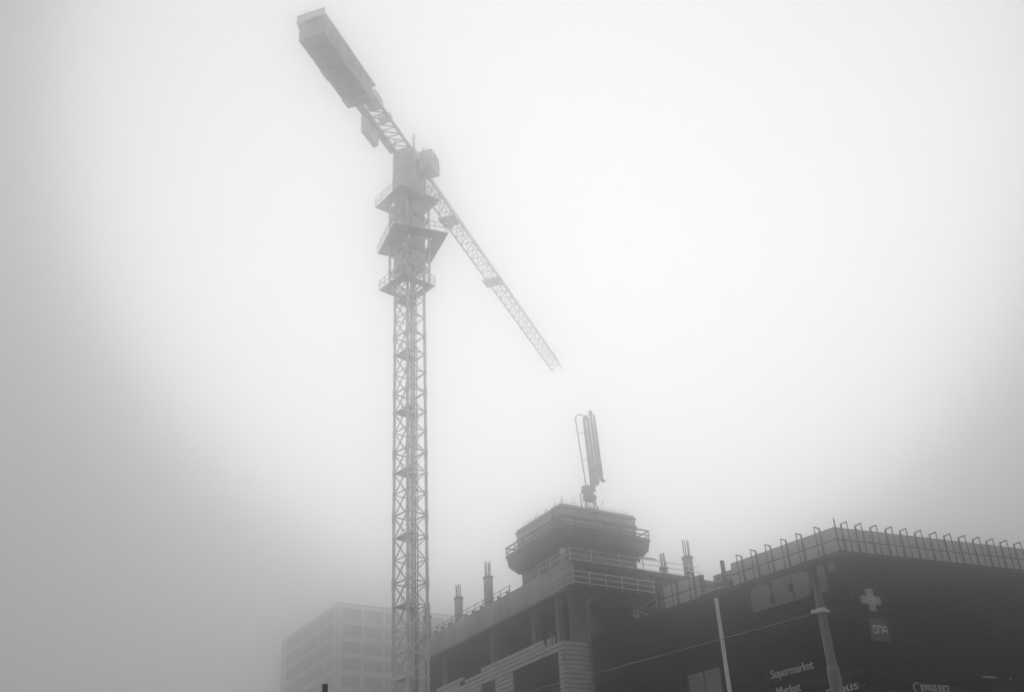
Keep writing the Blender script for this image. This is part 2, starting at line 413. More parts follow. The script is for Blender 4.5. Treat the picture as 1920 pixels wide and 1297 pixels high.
# cladding strips: rows pitch .41
P = .41
def strip_row(z, a, b):
    cube('cladding_strip', ((a + b) / 2, .16, z + .165), (b - a, .18, .33), 'cladding_white', site)
top = 26.42
rows = [top - .33 - i * P for i in range(28)]
for i, z in enumerate(rows):
    if i == 0: segs = [(3.1, 14.6), (18.3, 24.3)]
    elif i == 1: segs = [(2.9, 9.0), (9.04, 18.0), (19.2, LEN)]
    elif i in (2, 3): segs = [(.02, 6.0), (6.04, 16.0), (16.04, LEN)] if i == 2 else [(.02, 10.0), (10.04, 20.5), (20.54, LEN)]
    else: segs = [(.02, .68), (8.65, 11.9), (14.85, 19.6), (19.64, LEN)] if z > 20 else []
    for a, b in segs: strip_row(z, a, b)
    if i >= 2 and z > 19.5:
        cube('cladding_strip', (-.16, -1.42, z + .165), (.18, 3.12, .33), 'cladding_white', site)
for a, b in ((.72, 8.6), (11.94, 14.8)):
    lv = MB(); z = 24.7
    while z > 19.0:
        lv.box(((a + b) / 2, .10, z - .06), (b - a, .09, .035), Matrix.Rotation(R(-35), 3, 'X')); z -= .115
    stuff(lv.build('louvre', 'louvre', site))
    cube('louvre_frame', ((a + b) / 2, .035, 21.9), (b - a, .05, 5.7), 'dark_steel', site)
for zz in (10, ):
    cube('lower_cladding', (LEN / 2, .1, 9.6), (LEN, .12, 18.7), 'cladding_white', site)
    cube('lower_cladding', (-.1, -1.5, 9.6), (.12, 3.0, 18.7), 'cladding_white', site)
# small stubs on the parapet: clamps and pipe ends
for x_, h_ in ((2.95, .75), (1.9, .3), (9.4, .2), (18.15, .5), (19.0, .45), (24.6, .4)):
    cube('clamp_post', (x_, -.05, 25.55 + h_), (.1, .1, 1.1), 'dark_steel', site)
cube('propped_board', (2.2, -.1, 26.0), (1.3, .08, .9), 'panel', site)
cube('rebar_pin', (2.6, -.3, 26.8), (.04, .04, 2.4), 'steel', site)
# storey: columns, back wall, ceiling slab, edge beam
ZB, ZS = 30.22, 32.5
def column(x, y, w_, d_, z0, z1, m='raw_concrete', rnd=False):
    if rnd: return MB().tube((x, y, z0), (x, y, z1), w_ / 2, n=16).build('column', m, site)
    return cube('column', (x, y, (z0 + z1) / 2), (w_, d_, z1 - z0), m, site)
column(24.5, -1.0, .38, .38, 25.5, ZB)
column(14.35, -1.3, .95, .6, 25.5, ZB)
column(6.9, -1.6, .75, .6, 25.5, ZB)
column(2.0, -1.1, .55, .55, 25.5, ZB)
column(-.55, -2.6, .35, .35, 25.5, ZB); column(21, -7, .6, .6, 25.5, ZB); column(12, -7, .6, .6, 25.5, ZB)
cube('wall', (.7, -3.3, 27.85), (.3, 3.9, 4.7), 'raw_concrete', site)
cube('wall', (14.6, -11.5, 28.1), (28.4, .3, 5.2), 'dark_void', site)  # back and end walls coloured near black to paint in the storey's shade
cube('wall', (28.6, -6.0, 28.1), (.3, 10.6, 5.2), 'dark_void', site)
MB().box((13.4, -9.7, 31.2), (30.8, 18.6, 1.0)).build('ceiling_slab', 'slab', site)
# edge beam cast in lengths, joints slightly recessed
bx = -1.8
for i, ln in enumerate((3.1, 4.6, 4.4, 4.7, 4.3, 4.6, 4.9)):
    cube('edge_beam', (bx + ln / 2, -.2 + random.uniform(-.015, .015), (ZB + ZS) / 2), (ln - .035, .4, ZS - ZB), 'concrete', site); bx += ln
BE = bx
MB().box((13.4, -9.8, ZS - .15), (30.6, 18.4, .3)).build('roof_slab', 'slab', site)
# interior guard rail on the open storey
grl = root('guard_rail', PC + Vector((0, 0, 25.5)), AC, 'thin guard rail across the open storey between bare columns', 'railing')
for z_ in (.55, 1.05): cube('rail', (10.5, -.9, z_), (6.3, .05, .05), 'steel', grl)
for i in range(6): cube('post', (7.5 + i * 1.2, -.9, .55), (.05, .05, 1.1), 'steel', grl)
# guard railing on the edge beam
er = root('guard_rail', PC + Vector((0, 0, ZS)), AC, 'low tube railing on top of the concrete edge beam', 'railing')
for z_ in (.45, .85): beam('rail', (9.0, -.25, z_), (BE, -.25, z_), .05, 'dark_steel', er)
x_ = 9.2
while x_ < BE:
    cube('post', (x_, -.25, .45), (.06, .06, .95), 'dark_steel', er)
    cube('clamp', (x_ + .1, -.1, .12), (.3, .25, .24), 'dark_steel', er); x_ += 1.75 + random.uniform(-.1, .1)
# column stubs with starter bars
def stub(x, y, w_, z0, z1, z2, lab):
    o = root('column_stub', PC + (Matrix.Rotation(R(90 - AC), 3, 'Z') @ Vector((x, y, 0))) + Vector((0, 0, z0)), AC, lab, 'column')
    h = z1 - z0
    MB().box((0, 0, h / 2), (w_, w_, h)).build('concrete_shaft', 'raw_concrete', o)
    cube('formwork_collar', (0, 0, h - .16), (w_ + .1, w_ + .1, .3), 'timber', o)
    for i in range(7):
        a_ = 2 * math.pi * i / 7 + .3; bx_, by_ = .4 * w_ * math.cos(a_), .4 * w_ * math.sin(a_)
        beam('rebar', (bx_, by_, h - .3), (bx_ + random.uniform(-.05, .05), by_, h + z2 - z1 + random.uniform(-.2, .1)), .06, 'rebar', o)
    return o
stub(21.5, -1.2, .66, ZS, 35.75, 37.1, 'tall dark column stub with starter bars above the edge beam near the crane')
stub(28.2, -.75, .7, ZS, 35.4, 36.8, 'column stub with starter bars half hidden behind the lattice mast')
stub(14.95, -1.2, .7, ZS, 36.1, 37.7, 'pale column stub with starter bars midway along the edge beam')

stub(2.0, -14.2, .55, ZS, 34.8, 36.25, 'short leaning column stub with starter bars beyond the formwork deck')
stub(2.0, -17.5, .72, ZS, 36.3, 38.1, 'tall column stub with a crown of starter bars behind the short fence')

# outer access platform round the corner of the storey
ap = root('access_platform', PC + Vector((0, 0, ZB)), AC, 'hanging access platform with pale three-rail guard round the slab corner', 'platform')
T1 = 9.2
cube('deck', (-1.15 - .65, -T1 / 2 + .1, .0), (1.2, T1, .12), 'timber', ap)
for z_ in (.14, .66, 1.16):
    beam('rail', (-2.42, .15, z_), (-2.42, -T1, z_), .075, 'rail', ap)
    beam('rail', (-2.42, .17, z_), (1.9, .17, z_), .065, 'rail', ap)
for i in range(6): cube('post', (-2.36, .08 - i * 1.82, .5), (.075, .075, 1.3), 'rail', ap)
cube('post', (1.9, .14, .6), (.05, .05, 1.2), 'rail', ap)
for i in range(5):
    beam('bracket', (-2.4, -.5 - i * 2, -.08), (-.3, -.5 - i * 2, -.7), .1, 'dark_steel', ap)
for i in range(10):
    cube('hanger', (-1.9, -.4 - i * .95, 1.0), (.035, .035, 2.2), 'steel', ap)
# upper deck of timber joists with its own railing
ud = root('formwork_deck', PC + Vector((0, 0, ZS)), AC, 'timber formwork deck with toothed joist ends and a thin railing', 'platform')
TU = 15.6
cube('deck', (-.6, -TU / 2, .04), (2.6, TU, .08), 'ply', ud)
n = 46
for i in range(n):
    y_ = -.15 - i * (TU - .3) / (n - 1)
    cube('joist', (-.75, y_, -.13), (2.9, .1, .24), 'timber', ud)
for x_ in (-1.7, -.5): cube('stringer', (x_, -TU / 2, -.38), (.14, TU, .24), 'timber', ud)
for z_ in (.1, .62, 1.12):
    beam('rail', (-2.05, 0, z_), (-2.05, -TU + (.4 if z_ > 1 else 0), z_), .055, 'rail', ud)
    if z_ > .3: beam('rail', (-2.05, .05, z_), (3.4, .05, z_), .055, 'rail', ud)
for i, y_ in enumerate((0, -2.4, -5.6, -8.4, -11.2, -14)): cube('post', (-2.0, y_, .6), (.07, .07, 1.5 + random.uniform(-.1, .3)), 'rail', ud)
for x_ in (-.6, 1.2, 3.3): cube('post', (x_, .05, .55), (.06, .06, 1.3), 'rail', ud)
cube('board', (-2.0, -9.0, 1.3), (.06, 2.0, .16), 'sign_white', ud)
# site lamp on the railing corner
lp = root('site_lamp', PC + (Matrix.Rotation(R(90 - AC), 3, 'Z') @ Vector((-1.0, .05, 0))) + Vector((0, 0, ZS + .08)), AC, 'pale round flood lamp on a stake by the deck railing corner', 'lamp')
cube('stake', (0, 0, .65), (.06, .06, 1.3), 'rail', lp)
MB().tube((-.1, .12, 1.0), (.1, -.12, 1.05), .3, .22, 14).build('lamp_head', 'sign_white', lp)
# loose clutter on the deck: props and stacked shutters
for i, (x_, y_, h_) in enumerate(((-.2, -3.1, 1.5), (-.4, -4.2, 1.2), (.4, -6.3, 1.6), (-.1, -7.3, 1.0))):
    o = root('steel_prop', PC + (Matrix.Rotation(R(90 - AC), 3, 'Z') @ Vector((x_, y_, 0))) + Vector((0, 0, ZS + .08)), AC, 'slim adjustable steel prop standing on the formwork deck', 'prop', 'props on the formwork deck')
    cube('tube', (0, 0, h_ / 2), (.07, .07, h_), 'steel', o); cube('head_plate', (0, 0, h_ + .012), (.28, .28, .025), 'steel', o); cube('base_plate', (0, 0, .012), (.22, .22, .022), 'steel', o)

# steel girders cantilevered out below the access platform
def girder(pa, pb, lab):
    o = root('steel_girder', PC, AC, lab, 'girder'); pa, pb = Vector(pa), Vector(pb); d = pb - pa
    for dz, hh, ww, nm in ((0, .5, .05, 'web'), (.278, .05, .4, 'flange'), (-.278, .05, .4, 'flange')):
        MB().box(((pa + pb) / 2) + Vector((0, 0, dz)), (d.length, ww, hh), Matrix.Rotation(math.atan2(d.y, d.x), 3, 'Z')).build(nm, 'dark_steel', o)
girder((-3.8, -2.6, 28.5), (-2.4, -9.6, 28.5), 'dark steel girder running along the outer edge below the access platform')
girder((-.9, -2.6, 28.5), (1.1, -9.6, 28.5), 'dark steel girder running close to the wall below the access platform')
girder((.52, -3.4, 29.1), (-4.2, -3.3, 29.1), 'dark steel cross girder fixed to the grey storey wall')
girder((-3.4, -6.6, 29.1), (1.4, -6.7, 29.1), 'dark steel cross girder laid over the two long girders')
for i, (x_, y_) in enumerate(((-2.7, -8.3), (.7, -8.3), (-3.1, -6.2))):
    o = root('steel_prop', PC + (Matrix.Rotation(R(90 - AC), 3, 'Z') @ Vector((x_, y_, 0))) + Vector((0, 0, ZR)), AC, 'short steel prop carrying a girder on the mall roof', 'prop', 'props on the mall roof')
    cube('tube', (0, 0, 1.0), (.12, .12, 1.95), 'rail', o); cube('base_plate', (0, 0, .015), (.3, .3, .03), 'steel', o)
# small guard rails at the girders
for (xa, ya, xb, yb, z0, lab) in ((-2.3, -9.3, 1.0, -9.6, 28.8, 'pale guard rail over the girder ends by the short fence'), (-3.9, -5.2, -2.8, -8.6, 26.9, 'pale guard rail low on the mall roof under the girders')):
    o = root('guard_rail', PC + Vector((0, 0, z0)), AC, lab, 'railing')
    for z_ in (.5, 1.0): beam('rail', (xa, ya, z_), (xb, yb, z_), .06, 'rail', o)
    for f_ in (0.02, .5, .98): cube('post', (xa + (xb - xa) * f_, ya + (yb - ya) * f_, .5), (.06, .06, 1.05), 'rail', o)

# ================================================================== LIFT CORE WITH CLIMBING FORMWORK
KX, KY = 6.15, -5.17
KW, KD = 8.4, 8.95       # along x, along -y
core = root('lift_core', PC + Vector((0, 0, ZS)), AC, 'grey concrete lift core rising from the slab inside climbing formwork', 'building')
def K(x, y, z): return Vector((KX + x, KY - y, z - ZS))
for x0, x1, y0, y1 in ((0, KW, 0, .35), (0, KW, KD - .35, KD), (0, .35, .36, KD - .36), (KW - .35, KW, .36, KD - .36)):
    c = K((x0 + x1) / 2, (y0 + y1) / 2, 36.6); cube('wall', c, (x1 - x0 - .004, y1 - y0, 8.2), 'raw_concrete', core)
cube('inner_deck', K(KW / 2, KD / 2, 40.3), (KW - .75, KD - .75, .2), 'timber', core)
for i in range(5):
    cube('pour_line', K(KW / 2, -.01, 33.4 + i * 1.15), (KW, .03, .05), 'timber', core)
    cube('pour_line', K(-.01, KD / 2, 33.4 + i * 1.15), (.03, KD, .05), 'timber', core)
# shutters: upright formwork panels with walers
fw = root('climbing_formwork', PC + Vector((0, 0, ZS)), AC, 'boxy plywood climbing formwork with walkway brackets round the lift core', 'formwork')
z0, z1 = 38.75, 41.6
for i in range(6):
    a = -.25 + i * (KW + .5) / 6; w_ = (KW + .5) / 6
    for yy in (-.18, KD + .18): cube('shutter_panel', K(a + w_ / 2, yy + random.uniform(-.01, .01), (z0 + z1) / 2), (w_ - .03, .16, z1 - z0), 'ply', fw)
for i in range(6):
    a = -.06 + i * (KD + .12) / 6; w_ = (KD + .12) / 6
    for xx in (-.18, KW + .18): cube('shutter_panel', K(xx + random.uniform(-.01, .01), a + w_ / 2, (z0 + z1) / 2), (.16, w_ - .03, z1 - z0), 'ply', fw)
for z_ in (39.3, 40.3, 41.2):
    cube('waler', K(KW / 2, -.34, z_), (KW + .6, .12, .16), 'timber', fw); cube('waler', K(-.34, KD / 2, z_), (.12, KD + .6, .16), 'timber', fw)
for x_ in (.35, .75, 1.15): cube('recess_shade_strip', K(x_, -.46, 40.1), (.12, .1, 2.9), 'dark_steel', fw)  # dark strips stand in for the shaded recess near the core corner
OUT = 1.2
def ring_boxes(nm, o0, o1, z, h, m):
    cube(nm, K(KW / 2, -(o0 + o1) / 2, z), (KW + 2 * o1, o1 - o0, h), m, fw); cube(nm, K(KW / 2, KD + (o0 + o1) / 2, z), (KW + 2 * o1, o1 - o0, h), m, fw)
    cube(nm, K(-(o0 + o1) / 2, KD / 2, z), (o1 - o0, KD + 2 * o0, h), m, fw); cube(nm, K(KW + (o0 + o1) / 2, KD / 2, z), (o1 - o0, KD + 2 * o0, h), m, fw)
ring_boxes('walkway', .3, OUT, 38.6, .14, 'timber')
ring_boxes('lower_walkway', .3, .8, 37.35, .1, 'timber')
ring_boxes('toe_board', OUT - .05, OUT, 38.8, .22, 'timber')
for z_ in (39.25, 39.75): ring_boxes('guard_rail', OUT - .08, OUT, z_, .1 if z_ < 39.5 else .16, 'timber')
# sheeted brackets below the walkway
def bracket(x, y, nx, ny):
    b = MB(); p0 = K(x + nx * .36, y + ny * .36, 38.5); p1 = K(x + nx * (OUT - .1), y + ny * (OUT - .1), 38.5); p2 = K(x + nx * .36, y + ny * .36, 36.6)
    b.bar(p0, p1, .12); b.bar(p0, p2, .12); b.bar(p1, p2, .1); b.bar((p0 + p1) / 2, (p0 + p2) / 2, .08); return b.build('bracket', 'dark_steel', fw)
for i in range(7):
    bracket(KW * i / 6, 0, 0, -1); bracket(KW * i / 6, KD, 0, 1)
    if 0 < i < 6: bracket(0, KD * i / 6, -1, 0); bracket(KW, KD * i / 6, 1, 0)
    cube('guard_post', K(-OUT + .05 + (KW + 2 * OUT - .1) * i / 6, -OUT + .12, 39.2), (.08, .08, 1.2), 'timber', fw)
    cube('guard_post', K(-OUT + .12, -OUT + .05 + (KD + 2 * OUT - .1) * i / 6, 39.2), (.08, .08, 1.2), 'timber', fw)
    cube('guard_post', K(KW + OUT - .12, -OUT + .05 + (KD + 2 * OUT - .1) * i / 6, 39.2), (.08, .08, 1.2), 'timber', fw)
sk = MB(); 
def quad_ring(o_a, za, o_b, zb):
    A = [K(-o_a, -o_a, za), K(KW + o_a, -o_a, za), K(KW + o_a, KD + o_a, za), K(-o_a, KD + o_a, za)]
    B = [K(-o_b, -o_b, zb), K(KW + o_b, -o_b, zb), K(KW + o_b, KD + o_b, zb), K(-o_b, KD + o_b, zb)]
    n0 = len(sk.v); sk.v += A + B
    for i in range(4): j = (i + 1) % 4; sk.f.append((n0 + i, n0 + j, n0 + 4 + j, n0 + 4 + i))
quad_ring(1.12, 38.5, 1.0, 37.6); quad_ring(1.0, 37.6, .3, 36.75)
sh = sk.build('debris_sheeting', 'timber', fw); so = sh.modifiers.new('thickness', 'SOLIDIFY'); so.thickness = .04
# starter bars standing out of the core top
for i in range(34):
    t_ = i / 33
    for p in (K(KW * t_, .17, 0), K(.17, KD * t_, 0)):
        h_ = random.uniform(.45, .95) + (.7 if i in (1, 6, 20) else 0)
        cube('rebar', Vector((p.x, p.y, 41.0 - ZS + h_ / 2)), (.035, .035, h_ + .8), 'rebar', core)

# ================================================================== CONCRETE PLACING BOOM
pb = root('placing_boom', Vector((7.45, 108.75, 40.4)), 93.9, 'folded concrete placing boom standing upright on the lift core', 'pump')
b = MB()
for sx in (-1, 1):
    for sy in (-1, 1): b.bar((sx * .5, sy * .5, 0), (sx * .42, sy * .42, 3.4), .12)
for z_ in (.1, 1.2, 2.3, 3.3):
    for s_ in (-1, 1): b.bar((-.46, s_ * .46, z_), (.46, s_ * .46, z_), .07); b.bar((s_ * .46, -.46, z_), (s_ * .46, .46, z_), .07)
for z_ in (.1, 1.2, 2.3):
    for s_ in (-1, 1): b.bar((-.46, s_ * .46, z_), (.46, s_ * .46, z_ + 1.0), .06); b.bar((s_ * .46, .46, z_), (s_ * .46, -.46, z_ + 1.0), .06)
b.build('pedestal', 'boom', pb)
MB().tube((0, 0, 3.4), (0, 0, 3.75), .75, n=18).build('slew_ring', 'boom', pb)
MB().box((-.1, 0, 4.35), (1.15, .9, 1.15)).box((-.55, .1, 4.6), (.5, .7, .6)).box((.55, 0, 4.8), (.35, .5, .9)).build('slew_head', 'boom', pb)
b = MB().path([(-.95, -.3, 1.2), (-.95, -.3, 3.9), (-.75, -.3, 4.4)], .07).path([(.85, -.3, .6), (.8, -.3, 2.2), (.55, -.3, 3.2)], .06); b.build('hydraulic_hose', 'boom', pb)
cube('control_box', (.95, -.2, 1.0), (.5, .5, 1.0), 'boom', pb)
arms = ((.30, 4.9, 13.1, .44), (.70, 5.2, 13.25, .40), (1.08, 5.9, 13.75, .38), (1.44, 5.5, 13.45, .34))
for i, (x_, za, zb, w_) in enumerate(arms):
    a_ = MB(); dx = .12 - .03 * i
    n_ = 4; a_.v += [Vector(v) for v in ((x_ - w_ / 2 + .1, -.2, za), (x_ + w_ / 2 + .1, -.2, za), (x_ + w_ / 2 + .1, .2, za), (x_ - w_ / 2 + .1, .2, za), (x_ - w_ * .4 - .12, -.14, zb), (x_ + w_ * .4 - .12, -.14, zb), (x_ + w_ * .4 - .12, .14, zb), (x_ - w_ * .4 - .12, .14, zb))]
    a_.f += [(0, 1, 2, 3), (7, 6, 5, 4), (0, 4, 5, 1), (1, 5, 6, 2), (2, 6, 7, 3), (3, 7, 4, 0)]
    a_.build('boom_arm', 'boom', pb)
    for k_ in range(3): cube('pipe_clamp', (x_ - .12 * (k_ - 1) * .8, -.24, za + 1.5 + k_ * 2.4), (w_ * .9, .14, .14), 'boom', pb)
for (xa, xb, z_) in ((.3, .62, 13.2), (.9, 1.25, 13.7)):
    MB().tube(((xa + xb) / 2 - .12, -.28, z_), ((xa + xb) / 2 - .12, .28, z_), .24, n=12).build('knuckle', 'boom', pb)
MB().path([(.1, -.3, 13.3), (-.35, -.3, 13.55), (-.7, -.3, 13.3), (-.78, -.3, 12.9), (-.5, -.3, 8.5), (-.25, -.3, 4.8)], .075).build('delivery_pipe', 'boom', pb)
for z_, x_ in ((11.2, -.35), (8.0, -.15)): cube('pipe_stay', (x_, -.3, z_), (.75, .06, .06), 'boom', pb)
MB().path([(1.3, -.2, 5.6), (1.55, -.2, 5.2), (1.75, -.2, 5.5), (1.85, -.2, 5.2)], .07).build('end_hose', 'rebar', pb)
MB().prism([(.75, 4.9), (1.2, 5.15), (1.25, 5.9), (.8, 5.9)], -.18, .18).build('link_plate', 'boom', pb)

# ================================================================== TOWER CRANE
CX, CY = -9.44, 85.48
crane = root('tower_crane', Vector((CX, CY, 0)), 90, 'pale flat-top tower crane on a lattice mast, its jib lost in fog', 'crane')
MYAW = R(90 + 43)
SEC, H = 5.84, .98
CH = .19
_sec = {}
chord_me = MB().box((0, 0, SEC / 2), (CH, CH, SEC - .02))
for z_ in (.16, SEC - .16): chord_me.box((0, 0, z_), (CH + .07, CH + .07, .26))
chord_me = chord_me.mesh('chord', 'crane')
gusset_me = MB().box((0, 0, 0), (CH + .06, CH + .06, .14)).mesh('gusset', 'crane_grey')
collar_me = MB()
for s_ in (-1, 1): collar_me.bar((-H, s_ * H, .1), (H, s_ * H, .1), .1); collar_me.bar((s_ * H, -H, .1), (s_ * H, H, .1), .1)
collar_me = collar_me.mesh('mast_section', 'crane')
ladder_me = MB()
for s_ in (-.2, .2): ladder_me.bar((.15 + s_, -.35, 0), (.15 + s_, -.35, SEC), .06)
for i in range(19): ladder_me.bar((-.05, -.35, .15 + i * .3), (.35, -.35, .15 + i * .3), .035)
for i in range(6):
    z_ = .9 + i * .85; pts = [(.15 + .38 * math.cos(a), -.35 - .62 * math.sin(a), z_) for a in [R(180 * k / 6) for k in range(7)]]
    for p, q in zip(pts, pts[1:]): ladder_me.bar(p, q, .04)
for s_ in (-1, 0, 1): ladder_me.bar((.15 + .36 * s_, -.35 - .6 * (1 - abs(s_)), .9), (.15 + .36 * s_, -.35 - .6 * (1 - abs(s_)), 5.2), .035)
ladder_me = ladder_me.mesh('ladder', 'crane_grey')
rest_me = MB().box((.45, .1, 4.05), (.9, 1.7, .06)).box((-.55, .55, 4.05), (.75, .75, .06)).bar((.0, -.7, 4.6), (.0, .9, 4.6), .04).bar((.0, -.7, 5.1), (.0, .9, 5.1), .04)
for y_ in (-.7, .1, .9): rest_me.bar((0, y_, 4.05), (0, y_, 5.1), .04)
rest_me = rest_me.mesh('rest_platform', 'crane_grey')
cable_me = MB().tube((-.45, -.2, 0), (-.45, -.2, SEC), .05, n=6).tube((-.3, -.5, 0), (-.3, -.5, SEC), .035, n=6).mesh('power_cable', 'dark_steel')
def dirbar(nm, p, q, wd, m, par): return beam(nm, p, q, wd, m, par)
def make_section(z0, zs=1.0, full=True):
    sec = link('mast_section', collar_me, crane); sec.location = (0, 0, z0); sec.rotation_euler = (0, 0, MYAW); sec.scale = (1, 1, zs)
    for sx in (-1, 1):
        for sy in (-1, 1):
            c = link('chord', chord_me, sec); c.location = (sx * H, sy * H, 0)
            for z_ in (.42, SEC / 3 + .1, 2 * SEC / 3 + .1, SEC - .42):
                if z0 > 10: gu = link('gusset', gusset_me, sec); gu.location = (sx * H, sy * H, z_)
    bay = SEC / 3
    for k in range(3):
        a, b = k * bay + .12, (k + 1) * bay - .02
        dirbar('brace', (-H, H - .1, a), (-H, -H + .1, b), .085, 'crane', sec)
        dirbar('brace', (-H, H - .1, a), (-H, -H + .1, a), .075, 'crane', sec)
        dirbar('brace', (H - .1, H, a), (-H + .1, H, b), .085, 'crane', sec)
        dirbar('brace', (H - .1, H, a), (-H + .1, H, a), .075, 'crane', sec)
        dirbar('brace', (H, -H + .1, a), (H, H - .1, b), .085, 'crane', sec)
        dirbar('brace', (H, -H + .1, a), (H, H - .1, a), .075, 'crane', sec)
        dirbar('brace', (-H + .1, -H, a), (H - .1, -H, b), .085, 'crane', sec)
        dirbar('brace', (-H + .1, -H, a), (H - .1, -H, a), .075, 'crane', sec)
    link('ladder', ladder_me, sec); link('rest_platform', rest_me, sec); link('power_cable', cable_me, sec)
    return sec
Z0 = 22.47 - 3 * SEC
cube('foundation', (0, 0, .35), (6, 6, .7), 'ballast', crane).rotation_euler = (0, 0, MYAW)
make_section(.7, (Z0 - .7) / SEC)
for k in range(11): make_section(Z0 + k * SEC)
# climbing cage
cg = MB(); HC = 1.36
for sx in (-1, 1):
    for sy in (-1, 1): cg.bar((sx * HC, sy * HC, 57.0), (sx * HC, sy * HC, 67.0), .17)
cage = cg.build('climbing_cage', 'crane_grey', crane); cage.rotation_euler = (0, 0, MYAW)
for k in range(5):
    za, zb = 57.0 + k * 2, 59.0 + k * 2
    for (p, q) in (((-HC, HC), (-HC, -HC)), ((HC, HC), (-HC, HC)), ((HC, -HC), (HC, HC)), ((-HC, -HC), (HC, -HC))):
        if k % 2: p, q = q, p
        beam('cage_brace', (p[0], p[1], za), (q[0], q[1], zb), .11, 'crane_grey', cage)
        beam('cage_brace', (p[0], p[1], za), (q[0], q[1], za), .1, 'crane_grey', cage)
        if k in (1, 2, 3, 4):
            cube('cage_plate', ((p[0] + q[0]) / 2 * .97, (p[1] + q[1]) / 2 * .97, za + 1.0), (abs(p[0] - q[0]) * .5 + .04, abs(p[1] - q[1]) * .5 + .04, 1.5), 'crane_grey', cage)
def platform(z, h, hole, yaw, rail=True, ox=0, oy=0):
    p = MB()
    for (x0, x1, y0, y1) in ((-h, h, hole, h), (-h, h, -h, -hole), (hole, h, -hole, hole), (-h, -hole, -hole, hole)):
        p.box(((x0 + x1) / 2, (y0 + y1) / 2, 0), (x1 - x0 - .01, y1 - y0 - .01, .1))
    o = p.build('platform', 'crane_grey', crane); o.location = (ox, oy, z); o.rotation_euler = (0, 0, yaw)
    if rail:
        r_ = MB()
        for z_ in (.55, 1.05):
            for s_ in (-1, 1): r_.bar((-h, s_ * h, z_), (h, s_ * h, z_), .05); r_.bar((s_ * h, -h, z_), (s_ * h, h, z_), .05)
        for i in range(5):
            t_ = -h + 2 * h * i / 4
            for s_ in (-1, 1): r_.bar((t_, s_ * h, 0), (t_, s_ * h, 1.05), .05); r_.bar((s_ * h, t_, 0), (s_ * h, t_, 1.05), .05)
        r_.build('guard_rail', 'crane_grey', o)
    return o
platform(57.2, 1.9, 1.2, MYAW, ox=-.25)
platform(62.4, 2.75, 1.5, R(24), ox=.3, oy=.1)
platform(67.2, 2.35, 1.3, R(40), ox=-.15)
# slewing unit and tower head
MB().tube((0, 0, 66.2), (0, 0, 68.4), 1.15, 1.25, 20).build('slewing_ring', 'crane_grey', crane)
JAZ = 18.5
top_part = MB().box((0, 0, 69.6), (2.5, 2.3, 2.4)).box((.2, 0, 72.1), (2.9, 2.1, 2.6)).build('tower_head', 'crane_grey', crane); top_part.rotation_euler = (0, 0, R(90 - JAZ))
# lattice of the head
hd = MB()
for sx in (-1, 1):
    for sy in (-1, 1): hd.bar((sx * 1.3, sy * 1.15, 68.4), (sx * 1.2, sy * 1.05, 74.9), .2)
hd.build('head_post', 'crane_grey', top_part)
# cab
cab = MB().prism([(-.95, 0), (.95, 0), (1.1, .9), (.85, 2.2), (-.95, 2.2)], -.7, .7).build('cab', 'crane_grey', crane)
cab.rotation_euler = (0, 0, R(90 - JAZ)); cv = az_vec(JAZ + 90) * 2.15 + az_vec(JAZ) * .2; cab.location = (cv.x, cv.y, 70.6)
for y_ in (-.712, .712): cube('window', (.1, y_, 1.35), (1.5, .02, 1.0), 'glass', cab)
cube('window', (1.02, 0, 1.4), (.02, 1.1, .9), 'glass', cab).rotation_euler = (0, R(-11), 0)
cube('cab_bracket', (0, .95, 1.9), (.5, .6, .2), 'crane_grey', cab)
# jib (local x along jib)
def truss(nm, x0, x1, wdt, hgt, z, bay, par, m='crane', taper=1.0):
    main = MB()
    for sy in (-1, 1): main.bar((x0, sy * wdt / 2, z), (x1, sy * wdt / 2 * taper, z), .16)
    main.bar((x0, 0, z + hgt), (x1, 0, z + hgt * taper), .18)
    o = main.build(nm, m, par)
    n_ = max(1, int(round((x1 - x0) / bay))); br = MB()
    for i in range(n_):
        xa = x0 + (x1 - x0) * i / n_; xb = x0 + (x1 - x0) * (i + 1) / n_; xm = (xa + xb) / 2
        f_ = lambda x: 1 + (taper - 1) * (x - x0) / (x1 - x0)
        for sy in (-1, 1):
            br.bar((xa, sy * wdt / 2 * f_(xa), z), (xm, 0, z + hgt * f_(xm)), .08); br.bar((xm, 0, z + hgt * f_(xm)), (xb, sy * wdt / 2 * f_(xb), z), .08)
        br.bar((xa, -wdt / 2 * f_(xa), z), (xa, wdt / 2 * f_(xa), z), .08)
        br.bar((xa, -wdt / 2 * f_(xa), z), (xb, wdt / 2 * f_(xb), z), .07)
    stuff(br.build('bracing', m, o)); return o
jr = R(90 - JAZ)
for i in range(5):
    a = 1.3 + i * 9.6
    j = truss('jib_section', a, a + 9.58, 1.55, 1.9, 72.5, 1.6, crane, taper=1.0); j.rotation_euler = (0, 0, jr)
# trolley and walkway on the jib
tr = MB().box((10.5, 0, 72.15), (1.8, 1.9, .25)).box((10.5, 0, 71.8), (.8, .8, .5)).build('trolley', 'crane_grey', crane); tr.rotation_euler = (0, 0, jr)
cat = MB().box((24, 0, 72.2), (1.6, 2.2, .3)).build('jib_basket', 'crane_grey', crane); cat.rotation_euler = (0, 0, jr)
